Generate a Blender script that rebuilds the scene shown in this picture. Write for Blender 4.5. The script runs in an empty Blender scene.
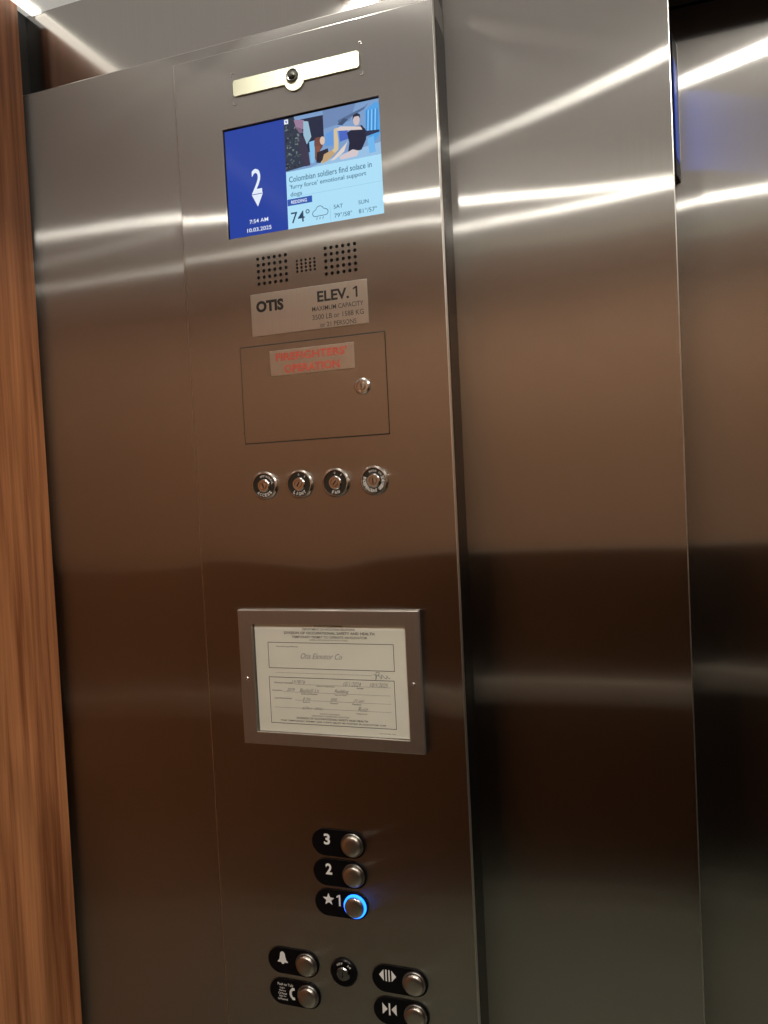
import bpy, bmesh, math, random
from mathutils import Vector, Matrix
random.seed(4)
EYE = 1.5
PI = math.pi
scene = bpy.context.scene
COL = scene.collection
WORLD_LOC = {}

# ------------------------------------------------------------ materials
def new_mat(name):
    m = bpy.data.materials.new(name); m.use_nodes = True
    m.node_tree.nodes.clear()
    return m, m.node_tree.nodes, m.node_tree.links

def out(nt, sh):
    o = nt.nodes.new('ShaderNodeOutputMaterial'); nt.links.new(sh, o.inputs['Surface'])

def pr(name, col, rough=.5, metal=0., emit=None, es=0., spec=.5, coat=0.):
    m, n, l = new_mat(name)
    b = n.new('ShaderNodeBsdfPrincipled')
    b.inputs['Base Color'].default_value = (*col, 1)
    b.inputs['Roughness'].default_value = rough
    b.inputs['Metallic'].default_value = metal
    b.inputs['Specular IOR Level'].default_value = spec
    b.inputs['Coat Weight'].default_value = coat
    if emit:
        b.inputs['Emission Color'].default_value = (*emit, 1)
        b.inputs['Emission Strength'].default_value = es
    out(m.node_tree, b.outputs[0])
    return m

def brushed(name, col, rough=.205, aniso=.90, wide=.2, warp=1.0, streak=.06, tangent=(0, 0, 1), tint=None, seed=0.):
    """vertically brushed stainless: two stretched lobes, slight sheet warp, fine brush lines"""
    m, n, l = new_mat(name)
    geo = n.new('ShaderNodeNewGeometry')
    mp = n.new('ShaderNodeMapping'); mp.inputs['Scale'].default_value = (900, 900, 9) if tangent[2] else (9, 900, 900)
    l.new(geo.outputs['Position'], mp.inputs['Vector'])
    nz = n.new('ShaderNodeTexNoise'); nz.inputs['Scale'].default_value = 1; nz.inputs['Detail'].default_value = 2
    l.new(mp.outputs[0], nz.inputs['Vector'])
    mr = n.new('ShaderNodeMapRange'); mr.inputs['To Min'].default_value = 1 - streak; mr.inputs['To Max'].default_value = 1 + streak
    l.new(nz.outputs['Fac'], mr.inputs['Value'])
    mul = n.new('ShaderNodeVectorMath'); mul.operation = 'SCALE'; mul.inputs[0].default_value = col
    l.new(mr.outputs[0], mul.inputs['Scale'])
    mp2 = n.new('ShaderNodeMapping'); mp2.inputs['Scale'].default_value = (5, 5, 5); mp2.inputs['Location'].default_value = (seed, seed, seed)
    l.new(geo.outputs['Position'], mp2.inputs['Vector'])
    nz2 = n.new('ShaderNodeTexNoise'); nz2.inputs['Scale'].default_value = 1; nz2.inputs['Detail'].default_value = 0
    l.new(mp2.outputs[0], nz2.inputs['Vector'])
    bp = n.new('ShaderNodeBump'); bp.inputs['Strength'].default_value = 1.0; bp.inputs['Distance'].default_value = .0016 * warp
    l.new(nz2.outputs['Fac'], bp.inputs['Height'])
    tg = n.new('ShaderNodeCombineXYZ')
    for i in range(3): tg.inputs[i].default_value = tangent[i]
    sh = []
    for r, a in ((rough, aniso), (min(1, rough * 1.75), aniso * .72)):
        g = n.new('ShaderNodeBsdfAnisotropic'); g.distribution = 'GGX'
        g.inputs['Roughness'].default_value = r; g.inputs['Anisotropy'].default_value = a
        l.new(mul.outputs[0], g.inputs['Color']); l.new(bp.outputs[0], g.inputs['Normal']); l.new(tg.outputs[0], g.inputs['Tangent'])
        sh.append(g)
    mix = n.new('ShaderNodeMixShader'); mix.inputs[0].default_value = wide
    l.new(sh[0].outputs[0], mix.inputs[1]); l.new(sh[1].outputs[0], mix.inputs[2])
    out(m.node_tree, mix.outputs[0])
    return m

def wood(name, bright=1.0, dark=(.16, .06, .023), light=(.40, .19, .085)):
    m, n, l = new_mat(name)
    geo = n.new('ShaderNodeNewGeometry')
    def tex(sc, det, dist=0.):
        mp = n.new('ShaderNodeMapping'); mp.inputs['Scale'].default_value = sc
        l.new(geo.outputs['Position'], mp.inputs['Vector'])
        t = n.new('ShaderNodeTexNoise'); t.inputs['Scale'].default_value = 1; t.inputs['Detail'].default_value = det
        t.inputs['Distortion'].default_value = dist
        l.new(mp.outputs[0], t.inputs['Vector']); return t
    a = tex((38, 38, 1.6), 4, .6); b = tex((220, 220, 5), 3); c = tex((9, 9, 2.2), 2, 1.2)
    mixab = n.new('ShaderNodeMath'); mixab.operation = 'MULTIPLY_ADD'; mixab.inputs[1].default_value = .35
    l.new(b.outputs['Fac'], mixab.inputs[0])
    h = n.new('ShaderNodeMath'); h.operation = 'MULTIPLY'; h.inputs[1].default_value = .65
    l.new(a.outputs['Fac'], h.inputs[0]); l.new(h.outputs[0], mixab.inputs[2])
    ramp = n.new('ShaderNodeValToRGB'); e = ramp.color_ramp.elements
    k = bright
    e[0].position = .36; e[0].color = (*[c_ * k for c_ in dark], 1)
    e[1].position = .66; e[1].color = (*[c_ * k for c_ in light], 1)
    l.new(mixab.outputs[0], ramp.inputs[0])
    mr = n.new('ShaderNodeMapRange'); mr.inputs['From Min'].default_value = .3; mr.inputs['From Max'].default_value = .7
    mr.inputs['To Min'].default_value = .84; mr.inputs['To Max'].default_value = 1.12
    l.new(c.outputs['Fac'], mr.inputs['Value'])
    vm = n.new('ShaderNodeVectorMath'); vm.operation = 'SCALE'
    l.new(ramp.outputs[0], vm.inputs[0]); l.new(mr.outputs[0], vm.inputs['Scale'])
    p = n.new('ShaderNodeBsdfPrincipled'); p.inputs['Roughness'].default_value = .38; p.inputs['Specular IOR Level'].default_value = .5 if bright > .5 else .12
    l.new(vm.outputs[0], p.inputs['Base Color'])
    bp = n.new('ShaderNodeBump'); bp.inputs['Strength'].default_value = .15; bp.inputs['Distance'].default_value = .0005
    l.new(b.outputs['Fac'], bp.inputs['Height']); l.new(bp.outputs[0], p.inputs['Normal'])
    out(m.node_tree, p.outputs[0])
    return m

def speckled(name, c0, c1, scale, rough):
    m, n, l = new_mat(name)
    geo = n.new('ShaderNodeNewGeometry')
    t = n.new('ShaderNodeTexNoise'); t.inputs['Scale'].default_value = scale; t.inputs['Detail'].default_value = 5
    l.new(geo.outputs['Position'], t.inputs['Vector'])
    r = n.new('ShaderNodeValToRGB'); r.color_ramp.elements[0].position = .35; r.color_ramp.elements[1].position = .65
    r.color_ramp.elements[0].color = (*c0, 1); r.color_ramp.elements[1].color = (*c1, 1)
    l.new(t.outputs['Fac'], r.inputs[0])
    p = n.new('ShaderNodeBsdfPrincipled'); p.inputs['Roughness'].default_value = rough
    l.new(r.outputs[0], p.inputs['Base Color'])
    out(m.node_tree, p.outputs[0])
    return m

def screen_mat(name, col, k=1.0):
    """lit display surface behind glossy glass"""
    return pr(name, (.004, .004, .006), .12, 0, col, k, .25)

def srgb(r, g, b):
    f = lambda c: (c / 255 / 12.92) if c / 255 <= .04045 else ((c / 255 + .055) / 1.055) ** 2.4
    return (f(r), f(g), f(b))

STEEL = (.44, .425, .41)
M = {}
M['steel_return'] = brushed('brushed_steel_return', STEEL, warp=.7, seed=1)
M['steel_plate'] = brushed('brushed_steel_faceplate', STEEL, warp=1.7, seed=3.7)
M['steel_column'] = brushed('brushed_steel_column', STEEL, warp=.5, seed=6.1)
M['steel_door'] = brushed('brushed_steel_door', STEEL, warp=.7, seed=9.3)
M['steel_transom'] = brushed('brushed_steel_transom', STEEL, rough=.12, aniso=.4, warp=.5, seed=12.)
M['steel_frame'] = brushed('brushed_steel_permit_frame', (.52, .49, .45), rough=.42, aniso=.4, wide=.3, warp=.1, streak=.1)
M['steel_plaque'] = brushed('brushed_steel_plaque', (.62, .59, .54), rough=.3, aniso=.6, wide=.4, warp=.1, streak=.1)
M['handrail'] = pr('satin_steel_handrail', (.62, .58, .50), .5, .6)
M['chrome'] = pr('polished_chrome', (.62, .60, .57), .2, 1)
M['cap'] = pr('button_cap_steel', (.46, .43, .39), .30, 1)
M['ring'] = pr('dull_steel_ring', (.40, .38, .36), .28, 1)
M['screw'] = pr('steel_screw', (.62, .6, .56), .25, 1)
M['black'] = pr('black_liner', (.006, .006, .006), .6)
M['blackgloss'] = pr('black_glossy_plastic', (.003, .003, .004), .3, spec=.15)
M['ringlabel'] = pr('dark_green_black_label', (.02, .022, .018), .35)
M['white'] = pr('white_lettering', (.8, .8, .78), .5)
M['ink'] = pr('black_engraved_ink', (.008, .007, .006), .5)
M['greyink'] = pr('grey_engraved_ink', (.05, .042, .036), .5)
M['red'] = pr('red_engraved_ink', (.50, .075, .045), .5)
M['print'] = pr('paper_print_ink', (.06, .06, .055), .7)
M['pen'] = pr('pen_ink', (.13, .135, .16), .7)
M['paper'] = speckled('permit_paper', (.84, .85, .76), (.87, .88, .80), 20, .8)
M['cream'] = pr('cream_plastic_lens', (.52, .53, .41), .75, spec=.08)
M['wood'] = wood('reddish_wood_laminate', 1.12, (.150, .048, .017), (.42, .175, .072))
M['woodback'] = wood('brown_wood_laminate_rear', 1.55, (.15, .085, .05), (.36, .23, .15))
M['woodshade'] = wood('shaded_wood_laminate', .08, (.16, .07, .035), (.38, .20, .11))  # wood darkened in colour to stand for light fading down the walls
M['ceiling'] = pr('grey_ceiling_added_glow', (.62, .62, .58), .45, 0, (1.0, .98, .91), .36)  # emission is an added glow, for fill and brighter steel reflections
M['crown'] = pr('tan_crown_trim', (.70, .66, .52), .4)
M['floor'] = speckled('grey_green_floor_tile', (.105, .105, .078), (.14, .14, .108), 6, .4)
M['base'] = pr('grey_baseboard', (.16, .16, .13), .4)
M['lamp'] = pr('downlight_diffuser', (.8, .8, .8), .5, 0, (1.0, .97, .87), 330)
M['lampdim'] = pr('dim_downlight_diffuser', (.8, .8, .8), .5, 0, (1.0, .95, .82), 4.0)
M['cove'] = pr('cove_diffuser', (.7, .7, .66), .5, 0, (1.0, .94, .82), 1.7)
M['steel_edge'] = pr('polished_sheet_edge', (.72, .70, .66), .32, 1)
M['ringblue'] = pr('lit_blue_ring', (.0, .05, .2), .4, 0, (.010, .135, 1.0), 5.0)
M['lanternglow'] = pr('hidden_blue_glow', (.0, .01, .05), .3, 0, srgb(40, 72, 165), 20)  # strong glow for the added emitter hidden behind the column edge
M['lantern'] = pr('lit_blue_display', (.0, .01, .05), .3, 0, srgb(40, 72, 165), .5)
# clear pane
m, n, l = new_mat('clear_acrylic')
tr = n.new('ShaderNodeBsdfTransparent'); tr.inputs[0].default_value = (.985, .985, .98, 1)
gl = n.new('ShaderNodeBsdfGlossy'); gl.inputs['Roughness'].default_value = .12
fr = n.new('ShaderNodeFresnel'); fr.inputs[0].default_value = 1.2
mx = n.new('ShaderNodeMixShader'); l.new(fr.outputs[0], mx.inputs[0]); l.new(tr.outputs[0], mx.inputs[1]); l.new(gl.outputs[0], mx.inputs[2])
out(m.node_tree, mx.outputs[0]); M['clear'] = m

# ------------------------------------------------------------ mesh helpers (all coordinates are room metres)
def box(bm, x0, x1, y0, y1, z0, z1, bev=0.):
    r = bmesh.ops.create_cube(bm, size=1.)
    for v in r['verts']:
        v.co = Vector(((x0 + x1) / 2 + v.co.x * (x1 - x0), (y0 + y1) / 2 + v.co.y * (y1 - y0), (z0 + z1) / 2 + v.co.z * (z1 - z0)))
    if bev:
        es = list({e for v in r['verts'] for e in v.link_edges})
        bmesh.ops.bevel(bm, geom=es, offset=bev, segments=3, profile=.5, affect='EDGES')
    return bm

def lathe(bm, cx, cz, prof, seg=40):
    """profile of (radius, y) turned about the axis through (cx, cz) along y"""
    rings = []
    for r, y in prof:
        if r < 1e-6: rings.append([bm.verts.new((cx, y, cz))])
        else: rings.append([bm.verts.new((cx + r * math.cos(2 * PI * i / seg), y, cz + r * math.sin(2 * PI * i / seg))) for i in range(seg)])
    for a, b in zip(rings, rings[1:]):
        for i in range(seg):
            j = (i + 1) % seg
            if len(a) == 1 and len(b) == 1: continue
            if len(a) == 1: bm.faces.new((a[0], b[j], b[i]))
            elif len(b) == 1: bm.faces.new((a[i], a[j], b[0]))
            else: bm.faces.new((a[i], a[j], b[j], b[i]))
    return bm

def lathez(bm, cx, cy, prof, seg=40):
    rings = [[bm.verts.new((cx + r * math.cos(2 * PI * i / seg), cy + r * math.sin(2 * PI * i / seg), z)) for i in range(seg)] for r, z in prof]
    for a, b in zip(rings, rings[1:]):
        for i in range(seg):
            j = (i + 1) % seg; bm.faces.new((a[i], a[j], b[j], b[i]))
    return bm, rings

def prism(bm, pts, y0, y1, mi=0):
    """outline of (x, z) points given thickness y0 (front) to y1 (back)"""
    f = [bm.verts.new((x, y0, z)) for x, z in pts]; b = [bm.verts.new((x, y1, z)) for x, z in pts]
    fs = [bm.faces.new(f), bm.faces.new(b[::-1])]
    for i in range(len(pts)):
        j = (i + 1) % len(pts); fs.append(bm.faces.new((f[j], f[i], b[i], b[j])))
    for q in fs: q.material_index = mi
    return bm

def grid_sheet(bm, x0, x1, z0, z1, holes, y0, y1, bev=.0008):
    """a sheet with rectangular openings, front at y0, back at y1"""
    xs = sorted({x0, x1, *[h[0] for h in holes], *[h[1] for h in holes]})
    zs = sorted({z0, z1, *[h[2] for h in holes], *[h[3] for h in holes]})
    V = {}
    def v(x, z):
        if (x, z) not in V: V[(x, z)] = bm.verts.new((x, y0, z))
        return V[(x, z)]
    fs = []
    for a, b in zip(xs, xs[1:]):
        for c, d in zip(zs, zs[1:]):
            mx, mz = (a + b) / 2, (c + d) / 2
            if any(h[0] < mx < h[1] and h[2] < mz < h[3] for h in holes): continue
            fs.append(bm.faces.new((v(a, c), v(b, c), v(b, d), v(a, d))))
    r = bmesh.ops.extrude_face_region(bm, geom=fs)
    # the extruded copy becomes the back
    for g in r['geom']:
        if isinstance(g, bmesh.types.BMVert): g.co.y = y1
    bm.normal_update()
    # closed solid: the original faces were left at the front only if extrude removed them; rebuild when missing
    front = [f for f in bm.faces if all(abs(q.co.y - y0) < 1e-6 for q in f.verts)]
    if not front:
        for a, b in zip(xs, xs[1:]):
            for c, d in zip(zs, zs[1:]):
                mx, mz = (a + b) / 2, (c + d) / 2
                if any(h[0] < mx < h[1] and h[2] < mz < h[3] for h in holes): continue
                bm.faces.new((V[(a, c)], V[(b, c)], V[(b, d)], V[(a, d)]))
    bmesh.ops.recalc_face_normals(bm, faces=bm.faces[:])
    if bev:
        for f in bm.faces: f.tag = True
        es = [e for e in bm.edges if all(abs(q.co.y - y0) < 1e-6 for q in e.verts) and len(e.link_faces) == 2 and e.calc_face_angle(0) > .5]
        r_ = bmesh.ops.bevel(bm, geom=es, offset=bev, segments=2, profile=.5, affect='EDGES')
        for f in r_['faces']: f.material_index = 1
    return bm

def obj(name, bm, mats, parent=None, smooth=False, angle=35, keep=False):
    mats = mats if isinstance(mats, (list, tuple)) else [mats]
    if not keep: bmesh.ops.recalc_face_normals(bm, faces=bm.faces[:])
    xs = [v.co for v in bm.verts]
    lo = Vector((min(c.x for c in xs), min(c.y for c in xs), min(c.z for c in xs)))
    hi = Vector((max(c.x for c in xs), max(c.y for c in xs), max(c.z for c in xs)))
    c = (lo + hi) / 2
    for v in bm.verts: v.co -= c
    me = bpy.data.meshes.new(name); bm.to_mesh(me); bm.free()
    for mt in mats: me.materials.append(mt)
    if smooth:
        for p in me.polygons: p.use_smooth = True
        try: me.set_sharp_from_angle(angle=math.radians(angle))
        except Exception: pass
    o = bpy.data.objects.new(name, me); COL.objects.link(o)
    WORLD_LOC[o] = c
    if parent:
        o.parent = parent; o.location = c - WORLD_LOC[parent]
    else: o.location = c
    return o

def empty(name, loc, label, cat, group=None):
    o = bpy.data.objects.new(name, None); COL.objects.link(o); o.location = loc; WORLD_LOC[o] = Vector(loc)
    o.empty_display_size = .05
    o['label'] = label; o['category'] = cat
    if group: o['group'] = group
    return o

def struct(name, bm, mats, label, **k):
    o = obj(name, bm, mats, **k); o['kind'] = 'structure'; o['label'] = label; o['category'] = name.split('_')[0]
    return o

# ------------------------------------------------------------ lettering
_cache = {}
def text_mesh(s, bold=0., shear=0., space=1.):
    key = (s, bold, shear, space)
    if key in _cache: return _cache[key]
    cu = bpy.data.curves.new('lettering_source', 'FONT'); cu.body = s; cu.size = 1; cu.offset = bold; cu.shear = shear
    cu.space_character = space; cu.resolution_u = 3; cu.fill_mode = 'FRONT'
    cu.align_x = 'CENTER'
    o = bpy.data.objects.new('lettering_source', cu); COL.objects.link(o)
    dg = bpy.context.evaluated_depsgraph_get(); dg.update()
    me = bpy.data.meshes.new_from_object(o.evaluated_get(dg))
    vs = [tuple(v.co) for v in me.vertices]; fs = [tuple(p.vertices) for p in me.polygons]
    bpy.data.objects.remove(o); bpy.data.curves.remove(cu); bpy.data.meshes.remove(me)
    _cache[key] = (vs, fs)
    return vs, fs

def put_text(bm, s, cx, cz, w, h, y, bold=.0, shear=0., rot=0., mi=0, space=1.):
    """letters facing the cabin, fitted to width w and height h (either may be None) about (cx, cz) at depth y"""
    vs, fs = text_mesh(s, bold, shear, space)
    if not vs: return
    x0, x1 = min(v[0] for v in vs), max(v[0] for v in vs); z0, z1 = min(v[1] for v in vs), max(v[1] for v in vs)
    sx = w / (x1 - x0) if w else None; sz = h / (z1 - z0) if h else None
    if sx is None: sx = sz
    if sz is None: sz = sx
    c, sn = math.cos(rot), math.sin(rot)
    nv = []
    for v in vs:
        x = (v[0] - (x0 + x1) / 2) * sx; z = (v[1] - (z0 + z1) / 2) * sz
        nv.append(bm.verts.new((cx + c * x - sn * z, y, cz + sn * x + c * z)))
    for f in fs:
        try:
            q = bm.faces.new([nv[i] for i in f]); q.material_index = mi
            q.normal_update()
            if q.normal.y > 0: q.normal_flip()
        except ValueError: pass

def one(bm, cx, cz, w, h, y, mi=0):
    """a figure 1 with its flag"""
    t = w * .42; x1 = cx + w / 2
    flat(bm, [(x1 - t, cz - h / 2), (x1, cz - h / 2), (x1, cz + h / 2), (x1 - t * .8, cz + h / 2), (cx - w / 2, cz + h * .34), (cx - w / 2, cz + h * .20), (x1 - t, cz + h * .30)], y, mi)

def arc_text(bm, s, cx, cz, r, h, y, mid, step, bottom=False, bold=.02):
    """letters set round a ring; mid = centre angle, bottom = readable along the lower arc"""
    nchar = len(s)
    for i, ch in enumerate(s):
        if ch == ' ': continue
        t = mid + ((i - (nchar - 1) / 2) * step) * (1 if bottom else -1)
        rot = t + PI / 2 if bottom else t - PI / 2
        w = h * (.28 if ch in 'I/1' else .72)
        put_text(bm, ch, cx + r * math.cos(t), cz + r * math.sin(t), w, h, y, bold, rot=rot)

def stroke(bm, pts, w, y, mi=0):
    """flat pen stroke through (x, z) points"""
    for (ax, az), (bx, bz) in zip(pts, pts[1:]):
        dx, dz = bx - ax, bz - az; L = math.hypot(dx, dz) or 1e-9
        nx, nz = -dz / L * w / 2, dx / L * w / 2; ex, ez = dx / L * w * .3, dz / L * w * .3
        f = bm.faces.new([bm.verts.new((ax + nx - ex, y, az + nz - ez)), bm.verts.new((ax - nx - ex, y, az - nz - ez)),
                          bm.verts.new((bx - nx + ex, y, bz - nz + ez)), bm.verts.new((bx + nx + ex, y, bz + nz + ez))])
        f.material_index = mi; f.normal_update()
        if f.normal.y > 0: f.normal_flip()

def outline(bm, x0, x1, z0, z1, w, y, mi=0):
    stroke(bm, [(x0, z0), (x1, z0), (x1, z1), (x0, z1), (x0, z0)], w, y, mi)

def flat(bm, pts, y, mi=0):
    f = bm.faces.new([bm.verts.new((x, y, z)) for x, z in pts]); f.material_index = mi; f.normal_update()
    if f.normal.y > 0: f.normal_flip()

def E_(z): return EYE + z

# ------------------------------------------------------------ the car
CEIL = E_(.862); FL = 0.
XL, XR, YB = -.985, 1.26, -1.47
SIDE_Y0 = -.014
nb = bmesh.new
struct('floor', box(nb(), XL - .02, XR + .02, YB - .02, .20, -.05, 0), M['floor'], 'grey green floor of the lift car')
struct('ceiling', box(nb(), XL - .02, XR + .02, YB - .02, .20, CEIL, CEIL + .05), M['ceiling'], 'grey ceiling of the lift car with an added glow')
# left side: wood panel standing proud of a black liner
struct('wall_left', box(nb(), -.970 - .0155, -.970, YB, SIDE_Y0, .10, CEIL, .0008), M['wood'], 'reddish brown wood laminate side wall at the left edge')
struct('trim_1', box(nb(), -1.02, -.9855, YB - .02, .20, 0, CEIL), M['black'], 'black reveal between the wood side wall and the steel front')
struct('wall_right', box(nb(), XR, XR + .03, YB, .20, E_(-.246), CEIL), M['woodback'], 'wood laminate upper side wall')
struct('wall_right.001', box(nb(), XR, XR + .03, YB, .20, 0, E_(-.246)), M['woodshade'], 'wood laminate lower side wall, shade put into its colour')
struct('wall_back', box(nb(), XL, XR, YB - .03, YB, E_(-.246), E_(.815)), M['woodback'], 'wood laminate upper rear wall')
struct('wall_back.001', box(nb(), XL, XR, YB - .03, YB, .06, E_(-.254)), M['woodshade'], 'wood laminate lower rear wall, light falloff put into its colour')
struct('trim_2', box(nb(), XL, XR, YB - .03, YB + .004, E_(.815), CEIL), M['crown'], 'tan crown trim above the rear wall')
struct('trim_3', box(nb(), XL, XR, YB, YB + .003, E_(-.254), E_(-.246)), M['handrail'], 'thin steel joint strip on the rear wall')
struct('baseboard_back', box(nb(), XL, XR, YB - .03, YB + .006, 0, .06), M['base'], 'grey baseboard of the rear wall')
struct('baseboard_left', box(nb(), -.9854, -.9695, YB, SIDE_Y0, 0, .10), M['base'], 'grey baseboard of the left wall')

# front: return panel with an opening behind the faceplate
PX0, PX1, PZ0, PZ1 = -.6780, -.2455, .12, E_(.6975)
RX0, RX1, RZ1 = -.9850, -.2445, E_(.7145)
bm = grid_sheet(nb(), RX0, RX1, .0, RZ1, [(PX0 + .02, PX1 - .02, PZ0 + .02, PZ1 - .02)], 0, .058, .0014)
struct('wall_front', bm, [M['steel_return'], M['steel_edge']], 'brushed steel return panel round the control panel', keep=True)
struct('trim_4', box(nb(), RX0, -.2446,   .022, .0585, RZ1 + .0002, CEIL), M['steel_transom'], 'brushed steel transom set back above the return panel')
struct('trim_5', box(nb(), RX0, RX1, .0585, .0599, 0, RZ1), M['black'], 'black backing behind the return panel')
# column between the panel and the door
struct('trim_8', box(nb(), -.2444, -.2436, .006, .0592, 0, E_(.676)), pr('shadow_gap_steel', (.10, .095, .09), .25, 1), 'dark strip added for the shade in the recess between the return panel and the column')  # shade of the gap painted as a darker steel strip
struct('trim_6', box(nb(), -.30, .0734, .0755, .150, 0, CEIL), M['black'], 'core behind the steel column')
bm = grid_sheet(nb(), -.2700, .0736, 0, CEIL, [], .060, .0750, .0016)
struct('wall_front.001', bm, [M['steel_column'], M['steel_edge']], 'brushed steel entrance column right of the control panel')
# header over the door and the door leaves
struct('trim_7', box(nb(), .0738, XR, .060, .152, E_(.695), CEIL), M['blackgloss'], 'dark header above the door')
struct('door_1', box(nb(), .0, .60, .156, .178, 0, E_(.78), .0012), M['steel_door'], 'brushed steel sliding door leaf right of the column')
struct('door_2', box(nb(), .602, 1.20, .156, .178, 0, E_(.78), .0012), M['steel_door'], 'second brushed steel door leaf')
struct('wall_front.002', box(nb(), 1.14, XR, .045, .13, 0, E_(.69), .0012), M['steel_column'], 'narrow steel return beyond the door')
struct('wall_front.003', box(nb(), XL - .02, XR + .02, .18, .20, 0, CEIL), M['black'], 'dark shaft side behind the door')

# handrail along the rear wall
hr = empty('handrail', (0.1, YB, .80), 'flat steel handrail bar along the rear wood wall', 'handrail')
obj('rail', box(nb(), -.90, 1.16, YB + .045, YB + .055, E_(-.775), E_(-.690), .003), M['handrail'], hr, True)
for x in (-.7, .1, .95):
    obj('bracket', box(nb(), x - .02, x + .02, YB, YB + .045, E_(-.75), E_(-.715), .002), M['handrail'], hr)

# glowing cove strips along the ceiling edges
cs = obj('cove_light', box(nb(), -.969, -.948, YB + .01, .018, CEIL - .006, CEIL - .0005, .001), M['cove'])
cs['label'] = 'pale glowing cove strip along the ceiling above the wood side wall'; cs['category'] = 'cove light'
# downlights
BEAM = 6.8
spots = [(.48, -.25, 'round ceiling downlight near the door column, casting the steep streak'),
         (-.46, -1.08, 'round ceiling downlight at the rear by the left wood wall'),
         (.35, -1.21, 'round ceiling downlight nearest the rear wall'),
         (-.41, -.14, 'dimmer round ceiling downlight close above the control panel')]
for x, y, lab in spots:
    d = empty('ceiling_downlight', (x, y, CEIL), lab, 'downlight', 'round downlights in the ceiling')
    bm = nb(); _, rr = lathez(bm, x, y, [(.0192, CEIL - .003), (.0192, CEIL - .008), (.044, CEIL - .006), (.046, CEIL - .0002)])
    obj('trim_ring', bm, M['chrome'], d, True)
    bm = nb(); _, rr = lathez(bm, x, y, [(.0190, CEIL - .0002), (.0190, CEIL - .012), (.016, CEIL - .020)]); bm.faces.new(rr[-1]); bm.faces.new(rr[0][::-1])
    obj('diffuser', bm, M['lampdim'] if 'dimmer' in lab else M['lamp'], d)
    la = bpy.data.lights.new('downlight_beam', 'AREA'); la.shape = 'DISK'; la.size = .030; la.energy = 2.8 if 'dimmer' in lab else BEAM; la.spread = math.radians(116 if 'dimmer' in lab else 125); la.color = (1.0, .95, .85)
    lo = bpy.data.objects.new('downlight_beam', la); COL.objects.link(lo); lo.parent = d; lo.location = (0, 0, -.0225)

# ------------------------------------------------------------ control panel
YF = -.0030                     # front of the faceplate
panel = empty('control_panel', ((PX0 + PX1) / 2, 0, PZ0),
              'tall brushed steel car operating panel with screen, keys and floor buttons', 'control panel')
SX0, SX1, SZ0, SZ1 = -.5948, -.3330, E_(.4065), E_(.5778)
DX0, DX1, DZ0, DZ1 = -.5842, -.3418, E_(.0805), E_(.2325)
pxA, pzA, pxB, pzB = .0096, .00975, .0073, .0055
GR = [(-.5448, .3684, 6, 5, pxA, pzA, .0027, 'speaker_grille', 'square dot grille left of the small one'),
      (-.4778, .3563, 5, 4, pxB, pzB, .0020, 'microphone_grille', 'small dot grille between the two square ones'),
      (-.4300, .3687, 6, 5, pxA, pzA, .0027, 'speaker_grille', 'square dot grille right of the small one')]
wins = [(g[0] - g[4] / 2, g[0] + g[4] * (g[2] - .5), E_(g[1] - g[5] * (g[3] - .5)), E_(g[1] + g[5] / 2)) for g in GR]
bm = grid_sheet(nb(), PX0, PX1, PZ0, PZ1, [(SX0, SX1, SZ0, SZ1), (DX0 - .0009, DX1 + .0009, DZ0 - .0009, DZ1 + .0009)] + wins, YF, YF + .0028, 0)
es = []
for e in bm.edges:
    if all(abs(q.co.y - YF) < 1e-6 for q in e.verts) and len(e.link_faces) == 2 and e.calc_face_angle(0) > .5:
        mid = (e.verts[0].co + e.verts[1].co) / 2
        if any(w[0] - 1e-5 < mid.x < w[1] + 1e-5 and w[2] - 1e-5 < mid.z < w[3] + 1e-5 for w in wins): continue
        es.append(e)
outer = [e for e in es if any(all(abs(getattr(q.co, ax) - val) < 1e-5 for q in e.verts) for ax, val in (('x', PX0), ('x', PX1), ('z', PZ1), ('z', PZ0)))]
bmesh.ops.bevel(bm, geom=[e for e in es if e not in outer], offset=.0006, segments=1, profile=.5, affect='EDGES')
r_ = bmesh.ops.bevel(bm, geom=[e for e in outer if e.is_valid], offset=.0014, segments=3, profile=.5, affect='EDGES')
for f in r_['faces']:
    c_ = f.calc_center_median()
    if c_.x < PX0 + .002 or c_.x > PX1 - .002 or c_.z > PZ1 - .002: f.material_index = 1
obj('faceplate', bm, [M['steel_plate'], M['steel_edge']], panel, keep=True)

# dot grilles flush in the faceplate
for (gx, gz, nx, nz_, px, pz, r, nm, lab), w in zip(GR, wins):
    bm = nb(); K = 12; V = {}
    for i in range(nx):
        for j in range(nz_):
            cx, cz = gx + i * px, E_(gz - j * pz)
            o_, c_, b_ = [], [], []
            for k in range(K):
                t = 2 * PI * (k + .5) / K; ct, st = math.cos(t), math.sin(t)
                s = 1 / max(abs(ct), abs(st))
                # snap to the cell corner on the diagonals
                if abs(abs(ct) - abs(st)) < .1: s = 1 / max(abs(ct), abs(st)); ct2, st2 = math.copysign(1, ct), math.copysign(1, st)
                else: ct2, st2 = ct * s, st * s
                o_.append(bm.verts.new((cx + ct2 * px / 2, YF, cz + st2 * pz / 2)))
                c_.append(bm.verts.new((cx + ct * r, YF, cz + st * r)))
                b_.append(bm.verts.new((cx + ct * r, YF + .002, cz + st * r)))
            for k in range(K):
                q = (k + 1) % K
                bm.faces.new((o_[k], o_[q], c_[q], c_[k])); bm.faces.new((c_[k], c_[q], b_[q], b_[k]))
    bmesh.ops.remove_doubles(bm, verts=bm.verts[:], dist=1e-6)
    for f in bm.faces:
        f.normal_update()
        if f.normal.y > .5: f.normal_flip()
    g = obj(nm, bm, M['steel_plate'], panel, keep=True); g['label'] = lab
    obj('dark_cavity', box(nb(), w[0], w[1], YF + .006, YF + .007, w[2], w[3]), M['black'], g)

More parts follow.
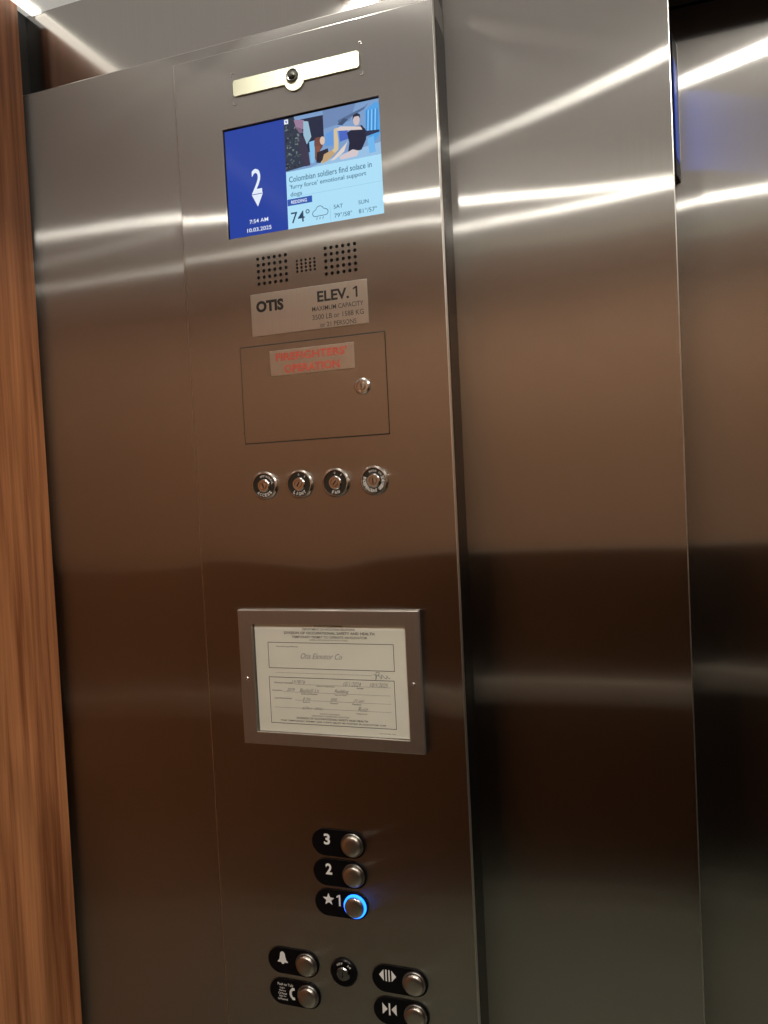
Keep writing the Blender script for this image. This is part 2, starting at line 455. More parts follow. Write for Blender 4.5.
# emergency light lens with camera dome
lens_x0, lens_x1, lz0, lz1 = -.5700, -.3597, E_(.6240), E_(.6485)
pts = []
cr = .004
for (cx, cz, a0) in ((lens_x1 - cr, lz0 + cr, -90), (lens_x1 - cr, lz1 - cr, 0), (lens_x0 + cr, lz1 - cr, 90), (lens_x0 + cr, lz0 + cr, 180)):
    for k in range(6):
        t = math.radians(a0 + 90 * k / 5); pts.append((cx + cr * math.cos(t), cz + cr * math.sin(t)))
bx, bz, br = -.4655, E_(.6285), .0165
a1 = math.asin((lz0 - bz) / br)
bump = [(bx + br * math.cos(PI - a1 + (PI + 2 * a1) * k / 14), bz + br * math.sin(PI - a1 + (PI + 2 * a1) * k / 14)) for k in range(15)]
pts = pts + bump      # lower edge is walked left to right, so the bump closes the outline
lens = obj('emergency_light_lens', prism(nb(), pts, YF - .003, YF - .0002), M['cream'], panel); lens['label'] = 'cream coloured light strip above the screen'
dome = obj('camera_dome', lathe(nb(), -.4675, E_(.6348), [(.0098, YF - .0028), (.0098, YF - .0048), (.0086, YF - .0056), (.0072, YF - .0048)], 36), M['ringlabel'], panel, True)
dome['label'] = 'small round dark camera eye in the light strip'
bm = lathe(nb(), -.4675, E_(.6348), [(.0073, YF - .0046), (.0058, YF - .0050), (.0050, YF - .0062), (.0030, YF - .0072), (0, YF - .0075)], 32)
obj('glass_eye', bm, pr('dark_camera_glass', (.03, .03, .025), .12), dome, True)
obj('sensor', lathe(nb(), -.4655, E_(.6352), [(.0026, YF - .0070), (.0020, YF - .0084), (0, YF - .0086)], 20), M['chrome'], dome, True)
for (x, z, sx, sz) in ((-.5735, .6612, 1, -1), (-.3555, .6617, -1, -1), (-.3550, .6136, -1, 1), (-.5717, .6126, 1, 1)):
    L = .0045; t = .0011; bm = nb()
    prism(bm, [(x - sx * t / 2, E_(z) - sz * t / 2), (x + sx * L, E_(z) - sz * t / 2), (x + sx * L, E_(z) + sz * t / 2), (x + sx * t / 2, E_(z) + sz * t / 2), (x + sx * t / 2, E_(z) + sz * L), (x - sx * t / 2, E_(z) + sz * L)], YF - .0009, YF + .0002)
    obj('window_corner', bm, M['chrome'], panel)
# ---- screen
SY = YF + .0030
disp = obj('display_screen', box(nb(), SX0 - .003, SX1 + .003, SY, SY + .012, SZ0 - .003, SZ1 + .003), M['blackgloss'], panel)
disp['label'] = 'lit colour screen showing floor 2, news and weather'
X = lambda x: x
VX0, VX1, VZ0, VZ1 = SX0 + .0022, SX1 - .0006, SZ0 + .0008, SZ1 - .0022
DIV = -.4895
BLUE = screen_mat('screen_blue', srgb(34, 64, 156)); CY = screen_mat('screen_pale_cyan', srgb(172, 222, 246))
WHT = screen_mat('screen_white', srgb(225, 235, 250)); DKT = screen_mat('screen_slate_text', srgb(58, 98, 128)); DK2 = screen_mat('screen_dark_text', srgb(36, 62, 92))
LINE = screen_mat('screen_divider_line', srgb(140, 190, 220))
bm = nb(); y = SY - .0003
flat(bm, [(VX0, VZ0), (DIV - .001, VZ0), (DIV + .0014, VZ1), (VX0, VZ1)], y)
obj('floor_pane', bm, BLUE, disp, keep=True)
bm = nb(); put_text(bm, '2', -.5403, E_(.4905), .0170, .0375, y - .0002, .012)
flat(bm, [(-.5497, E_(.4705)), (-.5313, E_(.4705)), (-.5313, E_(.4722)), (-.5497, E_(.4722))], y - .0002)
flat(bm, [(-.5500, E_(.4695)), (-.5405, E_(.4505)), (-.5310, E_(.4695))], y - .0002)
obj('floor_number', bm, WHT, disp, keep=True)
bm = nb(); put_text(bm, '7:54 AM', -.5403, E_(.4288), .0325, .0062, y - .0002, .008); put_text(bm, '10.03.2025', -.5403, E_(.4158), .0425, .0062, y - .0002, .008)
obj('clock_lettering', bm, WHT, disp, keep=True)
PHB = E_(.4945)
bm = nb(); flat(bm, [(DIV - .001, VZ0), (VX1, VZ0), (VX1, PHB), (DIV, PHB)], y)
obj('news_pane', bm, CY, disp, keep=True)
bm = nb()
put_text(bm, 'Colombian soldiers find solace in', -.4172, E_(.4822), .1355, .0088, y - .0002, .006)
put_text(bm, "'furry force' emotional support", -.4214, E_(.4699), .1255, .0088, y - .0002, .006)
put_text(bm, 'dogs', -.4740, E_(.4585), .0195, .0086, y - .0002, .006)
put_text(bm, 'SAT', -.4059, E_(.4293), .0150, .0058, y - .0002, .006)
put_text(bm, 'SUN', -.3652, E_(.4293), .0160, .0058, y - .0002, .006)
put_text(bm, '79°/58°', -.3985, E_(.4160), .0290, .0068, y - .0002, .004)
put_text(bm, '81°/57°', -.3590, E_(.4163), .0290, .0068, y - .0002, .004)
obj('news_lettering', bm, DKT, disp, keep=True)
bm = nb(); put_text(bm, '74°', -.4690, E_(.4240), .0315, .0178, y - .0002, .004)
cl = []
for (cx, cz, r, a0, a1_) in ((-.4440, .4240, .0045, 260, 110), (-.4365, .4280, .0066, 165, 20), (-.4275, .4245, .0046, 75, -90)):
    for k in range(9):
        t = math.radians(a0 + (a1_ - a0) * k / 8); cl.append((cx + r * math.cos(t), E_(cz + r * math.sin(t))))
cl.append(cl[0]); stroke(bm, cl, .0009, y - .0002)
for dx in (-.441, -.436, -.431): stroke(bm, [(dx, E_(.4175)), (dx - .0012, E_(.4150))], .0009, y - .0002)
obj('weather_lettering', bm, DK2, disp, keep=True)
bm = nb(); stroke(bm, [(-.4880, E_(.4550)), (VX1, E_(.4550))], .0005, y - .0002); stroke(bm, [(-.4192, E_(.4310)), (-.4192, E_(.4085))], .0006, y - .0002)
obj('divider_line', bm, LINE, disp, keep=True)
bm = nb(); flat(bm, [(-.4895, E_(.4425)), (-.4480, E_(.4425)), (-.4480, E_(.4525)), (-.4895, E_(.4525))], y - .0002)
bn = obj('city_banner', bm, screen_mat('screen_banner_blue', srgb(40, 84, 170)), disp, keep=True)
bm = nb(); put_text(bm, 'REDDING', -.4700, E_(.4474), .0265, .0052, y - .0004, .015)
obj('city_lettering', bm, WHT, disp, keep=True)
# news photograph: flat shapes in colours of their own
pcs = []
def P_(c, pts): pcs.append((c, [(x, E_(z)) for x, z in pts]))
def blob(c, cx, cz, rx, rz, n_=14, jit=0., rot=0.):
    p = []
    for k in range(n_):
        t = 2 * PI * k / n_; j = 1 + random.uniform(-jit, jit)
        a, b = rx * j * math.cos(t), rz * j * math.sin(t)
        p.append((cx + a * math.cos(rot) - b * math.sin(rot), cz + a * math.sin(rot) + b * math.cos(rot)))
    P_(c, p)
VT = VZ1 - EYE; VR = VX1; VB = .4945
P_((122, 156, 200), [(DIV + .0012, VT), (VR, VT), (VR, VB), (DIV, VB)])
P_((150, 190, 225), [(-.4500, VB), (VR, VB), (VR, .512), (-.4000, .505)])
P_((106, 134, 178), [(-.4236, VT), (-.3700, VT), (-.3800, .552), (-.4236, .548)])
P_((80, 104, 142), [(-.4000, .5560), (-.3560, .5680), (-.3500, .5720), (-.3580, .5640), (-.3980, .5500)])
P_((58, 76, 108), [(-.4010, .5500), (-.3900, .5575), (-.3830, .5545), (-.3930, .5475)])
P_((28, 34, 60), [(-.4610, VT - .006), (-.4236, .5690), (-.4236, .5360), (-.4380, .5180), (-.4610, .5180)])
P_((44, 52, 70), [(DIV + .0008, VT), (-.4720, VT), (-.4640, .5560), (-.4520, .5250), (-.4480, .4990), (DIV, .4955)])
for k in range(70):
    cx, cz = random.uniform(-.4885, -.4630), random.uniform(.4985, .5650)
    if cx > -.4700 + (.565 - cz) * .25: continue
    blob(random.choice([(84, 98, 106), (24, 30, 42), (110, 124, 124), (52, 66, 72)]), cx, cz, random.uniform(.0010, .0026), random.uniform(.0008, .0018), 7, .4, random.uniform(0, 3))
P_((150, 120, 148), [(-.4720, .5710), (-.4560, .5680), (-.4500, .5600), (-.4560, .5540), (-.4680, .5560)])
P_((120, 96, 120), [(-.4700, .5600), (-.4600, .5560), (-.4560, .5480), (-.4640, .5500)])
P_((150, 184, 205), [(-.4560, .5660), (-.4480, .5640), (-.4440, .5400), (-.4520, .5300), (-.4570, .5450)])
P_((56, 50, 72), [(-.4640, .5480), (-.4560, .5400), (-.4500, .5200), (-.4480, .4980), (-.4560, .4975), (-.4640, .5200)])
P_((128, 190, 232), [(-.4480, .5330), (-.4370, .5340), (-.4380, .5120), (-.4420, .5000), (-.4470, .5020)])
P_((96, 150, 216), [(-.4200, .5400), (-.3960, .5480), (-.3840, .5440), (-.3860, .5260), (-.4080, .5200), (-.4240, .5230)])
P_((70, 100, 190), [(-.3990, .5420), (-.3850, .5440), (-.3840, .5260), (-.3980, .5240)])
# blue shirt on the right
P_((78, 160, 226), [(-.3560, .5620), (-.3400, .5710), (VR, .5700), (VR, .5260), (-.3420, .5140), (-.3560, .5290)])
for k in range(7):
    x = -.3540 + k * .0028
    P_((150, 212, 250) if k % 2 else (48, 110, 190), [(x, .5610), (x + .0012, .5620), (x - .0010, .5300), (x - .0022, .5290)])
P_((110, 180, 235), [(-.3540, .5200), (-.3440, .5230), (-.3420, .4990), (-.3520, .4985)])
P_((34, 42, 78), [(-.3800, .5380), (-.3620, .5420), (-.3550, .5320), (-.3350, .5300), (-.3345, .5270), (-.3550, .5240), (-.3680, .5100), (-.3820, .5070)])
# kneeling figure in dark vest
P_((24, 26, 52), [(-.3860, .5350), (-.3700, .5420), (-.3570, .5360), (-.3560, .5200), (-.3640, .5060), (-.3860, .5040), (-.3830, .5200)])
P_((214, 200, 196), [(-.4040, .5440), (-.3960, .5465), (-.3640, .5400), (-.3610, .5350), (-.3960, .5400), (-.4030, .5410)])
blob((206, 188, 186), -.3700, .5505, .0052, .0080)
P_((30, 32, 50), [(-.3762, .5520), (-.3750, .5590), (-.3690, .5610), (-.3640, .5580), (-.3640, .5520), (-.3665, .5560), (-.3730, .5560)])
P_((222, 208, 200), [(-.3880, .5200), (-.3850, .5240), (-.3920, .5080), (-.4080, .4990), (-.4150, .4985), (-.4050, .5060)])
P_((210, 196, 200), [(-.4000, .5020), (-.3780, .5090), (-.3680, .5050), (-.3720, .4980), (-.3980, .4970)])
# long haired figure and the tan dog's raised leg
blob((112, 70, 60), -.4330, .5270, .0075, .0110, 12, .1)
P_((128, 78, 58), [(-.4390, .5250), (-.4310, .5240), (-.4300, .5060), (-.4350, .5000), (-.4400, .5060)])
blob((216, 190, 170), -.4262, .5310, .0042, .0062)
P_((36, 32, 44), [(-.4360, .5150), (-.4180, .5180), (-.4160, .5040), (-.4320, .4985), (-.4380, .5000)])
P_((212, 190, 150), [(-.4070, .5440), (-.4020, .5460), (-.4000, .5260), (-.4010, .5130), (-.4140, .5030), (-.4280, .4960), (-.4300, .5000), (-.4200, .5080), (-.4080, .5160)])
P_((190, 160, 118), [(-.4250, .5100), (-.4120, .5140), (-.4060, .5080), (-.4200, .4990), (-.4290, .4970)])
P_((232, 238, 246), [(-.4880, .5738), (-.4812, .5738), (-.4812, .5668), (-.4880, .5668)])
P_((44, 74, 166), [(-.4862, .5722), (-.4848, .5722), (-.4844, .5700), (-.4836, .5722), (-.4828, .5722), (-.4838, .5682), (-.4850, .5682)])
bm = nb(); mats, idx = [], {}
for k, (c, p) in enumerate(pcs):
    if c not in idx:
        idx[c] = len(mats); mats.append(screen_mat('news_photo_%d_%d_%d' % c, srgb(*c)))
    p = [(min(max(x, DIV - .0006), VR), min(max(z, PHB), VZ1)) for x, z in p]
    flat(bm, p, y - .0001 - k * .000004, idx[c])
obj('news_photo', bm, mats, disp, keep=True)

# ---- capacity plaque
pq = obj('capacity_plaque', box(nb(), -.5605, -.3650, YF - .0012, YF - .0001, E_(.2480), E_(.3140), .0004), M['steel_plaque'], panel)
pq['label'] = 'thin steel plaque with elevator number and load in black'
y = YF - .0014
bm = nb(); put_text(bm, 'OTIS', -.5275, E_(.2935), .0475, .0180, y, .05)
obj('maker_lettering', bm, M['ink'], pq, keep=True)
bm = nb(); put_text(bm, 'ELEV.', -.4205, E_(.2968), .0520, .0165, y, .03); one(bm, -.3842, E_(.2972), .0072, .0165, y)
obj('elevator_number', bm, M['ink'], pq, keep=True)
bm = nb(); put_text(bm, 'MAXIMUM CAPACITY', -.4140, E_(.2790), .0840, .0072, y, .004)
put_text(bm, '3500 LB or 1588 KG', -.4142, E_(.2662), .0840, .0078, y, .004)
put_text(bm, 'or 21 PERSONS', -.4142, E_(.2538), .0590, .0070, y, .004)
obj('small_lettering', bm, M['greyink'], pq, keep=True)

# ---- service cabinet door
cd = obj('service_cabinet_door', box(nb(), DX0, DX1, YF, YF + .002, DZ0, DZ1, .0005), M['steel_plate'], panel); cd['label'] = 'flush little steel door with red lettered label'
obj('dark_gap', box(nb(), DX0 - .004, DX1 + .004, YF + .0045, YF + .006, DZ0 - .004, DZ1 + .004), M['black'], cd)
rl = obj('red_lettered_label', box(nb(), -.5325, -.3910, YF - .001, YF - .0001, E_(.1830), E_(.2225), .0004), M['steel_plaque'], cd)
bm = nb(); put_text(bm, "FIREFIGHTERS'", -.4625, E_(.2118), .1190, .0125, YF - .0012, .03); put_text(bm, 'OPERATION', -.4620, E_(.1925), .0930, .0125, YF - .0012, .03)
obj('red_lettering', bm, M['red'], cd, keep=True)
obj('cabinet_lock', lathe(nb(), -.3805, E_(.1545), [(.0125, YF - .0001), (.0125, YF - .0025), (.0105, YF - .0045), (.0080, YF - .0048), (.0075, YF - .0030), (.0060, YF - .0030), (.0055, YF - .0062), (0, YF - .0064)], 36), M['chrome'], cd, True)
obj('keyway', box(nb(), -.3811, -.3799, YF - .0068, YF - .0055, E_(.1510), E_(.1580)), M['black'], cd)
bm = nb(); box(bm, -.3700, -.3660, YF - .0022, YF - .0001, E_(.1610), E_(.1630), .0003)
obj('keeper', bm, M['chrome'], cd)

# ---- key switches
def key_switch(cx, z, lower, upper, lab, rot=0.):
    cz = E_(z)
    k = obj('key_switch', lathe(nb(), cx, cz, [(.0225, YF), (.0225, YF - .0030), (.0205, YF - .0058), (.0192, YF - .0060), (.0186, YF - .0042)], 48), M['chrome'], panel, True)
    k['label'] = lab
    obj('label_ring', lathe(nb(), cx, cz, [(.0190, YF - .0040), (.0108, YF - .0042), (.0108, YF - .001)], 48), M['ringlabel'], k, True)
    obj('key_cylinder', lathe(nb(), cx, cz, [(.0105, YF - .001), (.0105, YF - .0066), (.0092, YF - .0082), (.0065, YF - .0082), (.0060, YF - .0070), (.0055, YF - .0070), (.0050, YF - .0088), (0, YF - .0090)], 40), M['chrome'], k, True)
    bm = nb(); prism(bm, [(cx + math.cos(rot + a) * r, cz + math.sin(rot + a) * r) for a, r in ((1.35, .0042), (1.79, .0042), (4.49, .0042), (4.93, .0042))], YF - .0092, YF - .0080)
    obj('keyway', bm, M['black'], k)
    bm = nb()
    if lower:
        st = .30 if len(lower) < 9 else .215
        arc_text(bm, lower, cx, cz, .0150, .0050, YF - .0043, -PI / 2, st, True, .03)
    for s, a in upper: arc_text(bm, s, cx, cz, .0150, .0034, YF - .0043, math.radians(a), .21, False, .03)
    obj('ring_lettering', bm, M['white'], k, keep=True)
key_switch(-.5527, .0120, 'ACCESS', [('OFF', 100), ('NORMAL', 42)], 'leftmost key switch of the row, lettered ACCESS', .3)
key_switch(-.4918, .0115, 'LIGHT', [('O', 92), ('I', 50)], 'key switch lettered LIGHT', -.5)
key_switch(-.4310, .0110, 'FAN', [('O', 92), ('I', 50)], 'key switch lettered FAN', -.7)
key_switch(-.3685, .0110, 'INDEPENDENT SERVICE', [('NORM', 95), ('ON', 45)], 'rightmost key switch of the row, lettered INDEPENDENT SERVICE', .1)
# lower emergency key switch
kx, kz = -.4605, E_(-.7655)
ks = obj('key_switch', lathe(nb(), kx, kz, [(.0225, YF), (.0225, YF - .0025), (.0205, YF - .0045), (.0120, YF - .0045), (.0115, YF - .001)], 48), M['blackgloss'], panel, True)
ks['label'] = 'black key switch between the alarm and door open buttons'
obj('key_cylinder', lathe(nb(), kx, kz, [(.0112, YF - .001), (.0112, YF - .0060), (.0095, YF - .0078), (0, YF - .0080)], 40), pr('dark_chrome', (.25, .25, .26), .2, 1), ks, True)
obj('keyway', box(nb(), kx - .0008, kx + .0008, YF - .0084, YF - .0070, kz - .0045, kz + .0045), M['black'], ks)
bm = nb(); arc_text(bm, 'OFF', kx, kz, .0160, .0036, YF - .0047, math.radians(110), .24); arc_text(bm, 'ON', kx, kz, .0160, .0036, YF - .0047, math.radians(50), .24)
obj('ring_lettering', bm, M['white'], ks, keep=True)

# ---- push buttons
def pill(bm, x0, x1, cz, r, y0, y1):
    pts = []
    for cx, a in ((x1 - r, -90), (x0 + r, 90)):
        for k in range(17):
            t = math.radians(a + 180 * k / 16); pts.append((cx + r * math.cos(t), cz + r * math.sin(t)))
    return prism(bm, pts, y0, y1)
def button(name, bx_, z, lab, lit=False):
    cz = E_(z) + .0018
    b = obj(name, pill(nb(), bx_ - .0680, bx_ + .0225, cz, .0214, YF - .0020, YF - .0001), M['blackgloss'], panel); b['label'] = lab
    r = obj('light_ring', lathe(nb(), bx_ + .0006, cz, [(.0186, YF - .0018), (.0186, YF - .0045), (.0180, YF - .0053), (.0160, YF - .0053), (.0158, YF - .0030)], 48), M['ringblue'] if lit else M['ring'], b, True)
    if lit: r['label'] = 'lit blue ring round the button'
    obj('button_cap', lathe(nb(), bx_ + .0006, cz, [(.0157, YF - .002), (.0157, YF - .0085), (.0144, YF - .0100), (.0090, YF - .0106), (0, YF - .0108)], 48), M['cap'], b, True, 50)
    return b
YS = YF - .0022
FB = -.4355
b = button('floor_button', FB, -.5590, 'floor button with a white 3')
bm = nb(); put_text(bm, '3', -.4785, E_(-.5535), .0105, .0178, YS, .03); o_ = obj('symbol', bm, M['white'], b, keep=True); o_.location.x += .0010; o_.location.z += .0018
b = button('floor_button', FB, -.6072, 'floor button with a white 2')
bm = nb(); put_text(bm, '2', -.4778, E_(-.6015), .0110, .0178, YS, .03); o_ = obj('symbol', bm, M['white'], b, keep=True); o_.location.x += .0010; o_.location.z += .0018
b = button('floor_button', FB, -.6563, 'floor button with a white star and 1, ringed in blue light', True)
bm = nb()
flat(bm, [(-.4808 + (.0102 if k % 2 == 0 else .0045) * math.cos(PI / 2 + k * PI / 5), E_(-.6510) + (.0102 if k % 2 == 0 else .0045) * math.sin(PI / 2 + k * PI / 5)) for k in range(10)], YS)
one(bm, -.4640, E_(-.6505), .0066, .0182, YS); o_ = obj('symbol', bm, M['white'], b, keep=True); o_.location.x += .0010; o_.location.z += .0018
b = button('alarm_button', -.5252, -.7640, 'alarm button with a white bell')
bm = nb(); cx, cz = -.5680, E_(-.7585)
half = [(0, .0100), (.0022, .0092), (.0042, .0065), (.0050, .0010), (.0062, -.0040), (.0092, -.0068), (.0092, -.0082)]
flat(bm, [(cx + x, cz + z) for x, z in half] + [(cx - x, cz + z) for x, z in half[:0:-1]], YS)
flat(bm, [(cx + .0028 * math.cos(PI + PI * k / 8), cz - .0084 + .0024 * math.sin(PI + PI * k / 8)) for k in range(9)], YS)
o_ = obj('symbol', bm, M['white'], b, keep=True); o_.location.x += .0010; o_.location.z += .0018
b = button('phone_button', -.5252, -.8160, 'phone button with a handset and tiny white text')
bm = nb(); cx, cz = -.5535, E_(-.8170)
arc = []
for k in range(11):
    t = math.radians(115 + 130 * k / 10); arc.append((cx + .0030 + .0085 * math.cos(t), cz + .0100 * math.sin(t)))
inner = []
for k in range(11):
    t = math.radians(245 - 130 * k / 10); inner.append((cx + .0044 + .0058 * math.cos(t), cz + .0070 * math.sin(t)))
for i in range(10): flat(bm, [arc[i], arc[i + 1], inner[9 - i], inner[10 - i]], YS)
for zz in (.0078, -.0078):
    flat(bm, [(cx - .0008, cz + zz + .0026), (cx + .0042, cz + zz + .0020), (cx + .0042, cz + zz - .0022), (cx - .0008, cz + zz - .0024)], YS - .00005)
put_text(bm, 'Push to Talk', -.5655, E_(-.8035), .0280, .0042, YS, .01)
for k, s in enumerate(('Light', 'Flashing', 'Call Placed', 'Light On', 'Call Received')):
    put_text(bm, s, -.5715, E_(-.8098 - k * .0046), [.0085, .0115, .0150, .0120, .0175][k], .0032, YS, .01)
o_ = obj('symbol', bm, M['white'], b, keep=True); o_.location.x += .0010; o_.location.z += .0018
b = button('door_open_button', -.3447, -.7655, 'door open button with outward white triangles')
bm = nb(); cx, cz = -.3880, E_(-.7600)
for s in (-1, 1):
    flat(bm, [(cx + s * .0064, cz + .0090), (cx + s * .0140, cz), (cx + s * .0064, cz - .0090)][::1], YS)
    flat(bm, [(cx + s * .0014, cz + .0092), (cx + s * .0036, cz + .0092), (cx + s * .0036, cz - .0092), (cx + s * .0014, cz - .0092)], YS)
o_ = obj('symbol', bm, M['white'], b, keep=True); o_.location.x += .0010; o_.location.z += .0018
b = button('door_close_button', -.3447, -.8165, 'door close button with inward white triangles')
bm = nb(); cx, cz = -.3875, E_(-.8135)
for s in (-1, 1):
    flat(bm, [(cx + s * .0115, cz + .0090), (cx + s * .0030, cz), (cx + s * .0115, cz - .0090)], YS)
flat(bm, [(cx - .0013, cz + .0095), (cx + .0013, cz + .0095), (cx + .0013, cz - .0095), (cx - .0013, cz - .0095)], YS)
o_ = obj('symbol', bm, M['white'], b, keep=True); o_.location.x += .0010; o_.location.z += .0018

# ------------------------------------------------------------ permit frame
FX0, FX1, FZ0, FZ1 = -.6140, -.3108, E_(-.4045), E_(-.1875)
OX0, OX1, OZ0, OZ1 = -.5895, -.3330, E_(-.3845), E_(-.2105)
pf = empty('permit_frame', ((FX0 + FX1) / 2, YF, FZ0), 'steel framed paper elevator permit mounted below the key switches', 'framed permit')
YP = YF - .0085
obj('frame', grid_sheet(nb(), FX0, FX1, FZ0, FZ1, [(OX0, OX1, OZ0, OZ1)], YP, YF - .0002, .0009), [M['steel_frame'], M['steel_edge']], pf, keep=True)
yp = YF - .0030
pa = obj('paper_sheet', box(nb(), OX0 + .0018, OX1 - .0006, yp, YF - .0004, OZ0 + .0006, OZ1 - .0004), M['paper'], pf); pa['label'] = 'cream paper permit form'
y = yp - .0002
bm = nb()
put_text(bm, 'STATE OF CALIFORNIA', -.4592, E_(-.2134), .0480, .0030, y, .01)
put_text(bm, 'DEPARTMENT OF INDUSTRIAL RELATIONS', -.4592, E_(-.2182), .0880, .0033, y, .01)
put_text(bm, 'DIVISION OF OCCUPATIONAL SAFETY AND HEALTH', -.4595, E_(-.2242), .1520, .0042, y, .02)
put_text(bm, 'TEMPORARY PERMIT TO OPERATE AN ELEVATOR', -.4590, E_(-.2306), .1270, .0038, y, .01)
put_text(bm, 'EXPIRES ONE YEAR AFTER DATE OF ISSUE', -.4600, E_(-.2352), .0640, .0020, y, .0)
outline(bm, -.5650, -.3540, E_(-.2810), E_(-.2400), .0009, y)
put_text(bm, 'Permission granted to:', -.5315, E_(-.2464), .0370, .0028, y, .01)
stroke(bm, [(-.5540, E_(-.2885)), (-.3900, E_(-.2885))], .0003, y)
outline(bm, -.5660, -.3553, E_(-.3700), E_(-.2959), .0009, y)
for s, x, z, w_ in (('Elevator Number', -.5408, -.3046, .0320), ('Date of Inspection', -.4686, -.3084, .0300), ('Location', -.5530, -.3171, .0165), ('Street and Number', -.4970, -.3212, .0280), ('City or Town', -.4440, -.3212, .0200),
                    ('Last Permission', -.5430, -.3295, .0300), ('Expires', -.5030, -.3345, .0120), ('Capacity', -.4560, -.3345, .0130), ('Persons', -.4180, -.3345, .0140), ('Inspector', -.4100, -.3490, .0180), ('Issued', -.4110, -.3090, .0100)):
    put_text(bm, s, x, E_(z), w_, .0024, y, .01)
for z, a, c in ((-.3065, -.522, -.362), (-.3190, -.543, -.362), (-.3318, -.522, -.362), (-.3445, -.560, -.362)): stroke(bm, [(a, E_(z)), (c, E_(z))], .0003, y)
put_text(bm, 'STATE OF CALIFORNIA', -.4640, E_(-.3522), .0330, .0020, y, .0)
put_text(bm, 'DEPARTMENT OF INDUSTRIAL RELATIONS', -.4630, E_(-.3558), .0620, .0020, y, .0)
put_text(bm, 'DIVISION OF OCCUPATIONAL SAFETY AND HEALTH', -.4610, E_(-.3604), .1200, .0030, y, .015)
put_text(bm, 'THIS TEMPORARY PERMIT (OR COPY) MUST BE POSTED IN ELEVATOR CAR', -.4605, E_(-.3657), .1780, .0030, y, .015)
put_text(bm, 'DOSH 230 (REV. 5/92)', -.3700, E_(-.3782), .0260, .0020, y, .0)
obj('printed_form', bm, M['print'], pf, keep=True)
bm = nb()
put_text(bm, 'Otis Elevator Co', -.4735, E_(-.2608), .0700, .0085, y - .0001, -.012, .45)
for s, x, z, w_, h_ in (('157876', -.5150, -.3025, .0240, .0052), ('10/1/2024', -.4240, -.3030, .0300, .0066), ('10/1/2025', -.3800, -.3030, .0300, .0060), ('2079', -.5290, -.3155, .0140, .0048), ('Bechelli Ln', -.4970, -.3155, .0330, .0056), ('Redding', -.4420, -.3158, .0240, .0066),
                        ('6 mo', -.5020, -.3285, .0120, .0046), ('3500', -.4560, -.3285, .0110, .0050), ('21 ppl', -.4140, -.3290, .0180, .0055), ('On file', -.4920, -.3440, .0360, .0040), ('Ruiz', -.4080, -.3415, .0170, .0066)):
    put_text(bm, s, x, E_(z), w_, h_, y - .0001, -.012, .45)
sig = [(-.3880 + .026 * t + .0016 * math.sin(19 * t), E_(-.2900) + .0035 * math.sin(23 * t + 1) * (1 - .4 * t)) for t in [k / 40 for k in range(41)]]
stroke(bm, sig, .0006, y - .0001); stroke(bm, [(-.3850, E_(-.2960)), (-.3835, E_(-.2830)), (-.3785, E_(-.2835)), (-.3800, E_(-.2890))], .0006, y - .0001)
obj('handwriting', bm, M['pen'], pf, keep=True)
obj('clear_pane', box(nb(), OX0, OX1, YP + .0030, YP + .0040, OZ0, OZ1 - .0085), M['clear'], pf)
for x, z in ((-.6030, -.2990), (-.3235, -.2985)):
    s = obj('screw', lathe(nb(), x, E_(z), [(.0034, YP + .0002), (.0034, YP - .0010), (.0024, YP - .0018), (.0010, YP - .0018), (.0008, YP - .0010), (0, YP - .0010)], 20), M['screw'], pf, True)

pf.location += Vector((.0031, 0, .0012))

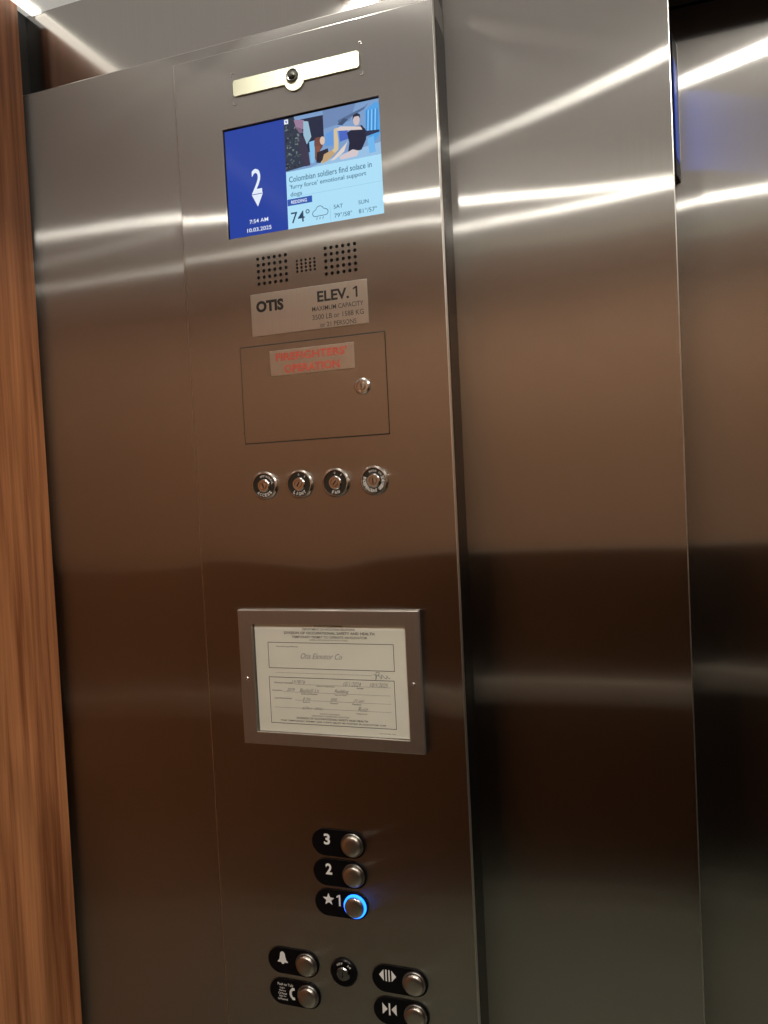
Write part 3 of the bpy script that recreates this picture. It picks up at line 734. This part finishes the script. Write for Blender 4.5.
# ------------------------------------------------------------ jamb lantern
ln = empty('jamb_lantern', (.08, .09, E_(.439)), 'slim black direction lantern glowing blue, on the door jamb beside the steel column', 'lantern')
lz0_, lz1_ = E_(.437), E_(.640)
def plan(bm, pts, z0, z1):
    a = [bm.verts.new((x, y_, z0)) for x, y_ in pts]; b_ = [bm.verts.new((x, y_, z1)) for x, y_ in pts]
    bm.faces.new(a[::-1]); bm.faces.new(b_)
    for i in range(len(pts)):
        j = (i + 1) % len(pts); bm.faces.new((a[i], a[j], b_[j], b_[i]))
    return bm
obj('housing', plan(nb(), [(.0738, .080), (.0746, .079), (.0746, .118), (.0800, .118), (.0882, .1550), (.0738, .1550)], lz0_, lz1_), M['blackgloss'], ln)
obj('lit_face', plan(nb(), [(.0806, .1190), (.0813, .1188), (.0876, .1510), (.0870, .1512)], E_(.462), E_(.604)), M['lantern'], ln)
obj('hidden_glow', box(nb(), .0747, .0753, .092, .116, E_(.475), E_(.598)), M['lanternglow'], ln)  # added unseen emitter that throws the blue patch onto the door
obj('edge_trim', plan(nb(), [(.0883, .1535), (.0890, .1535), (.0890, .1555), (.0883, .1555)], lz0_ + .03, lz1_), M['chrome'], ln)

# ------------------------------------------------------------ light, camera
w = bpy.data.worlds.new('World'); scene.world = w; w.use_nodes = True
w.node_tree.nodes['Background'].inputs[0].default_value = (.02, .02, .022, 1); w.node_tree.nodes['Background'].inputs[1].default_value = .3

cam = bpy.data.cameras.new('camera'); co = bpy.data.objects.new('camera', cam); COL.objects.link(co)
R = Vector((.9488, .3120, -.0492)).normalized(); F = Vector((-.3138, .9489, -.0328)).normalized()
U = R.cross(F).normalized(); R = F.cross(U).normalized()
co.matrix_world = Matrix(((R.x, U.x, -F.x, 0), (R.y, U.y, -F.y, -1.08), (R.z, U.z, -F.z, EYE), (0, 0, 0, 1)))
cam.sensor_fit = 'HORIZONTAL'; cam.sensor_width = 36; cam.lens = 750 / 768 * 36; cam.clip_start = .01; cam.clip_end = 50
scene.camera = co
vs = scene.view_settings; vs.view_transform = 'Standard'; vs.look = 'None'; vs.exposure = 0; vs.gamma = 1; vs.use_curve_mapping = False
scene.cycles.use_denoising = True
scene.cycles.max_bounces = 10; scene.cycles.glossy_bounces = 8; scene.cycles.sample_clamp_indirect = 6; scene.cycles.caustics_reflective = True; scene.cycles.blur_glossy = .3
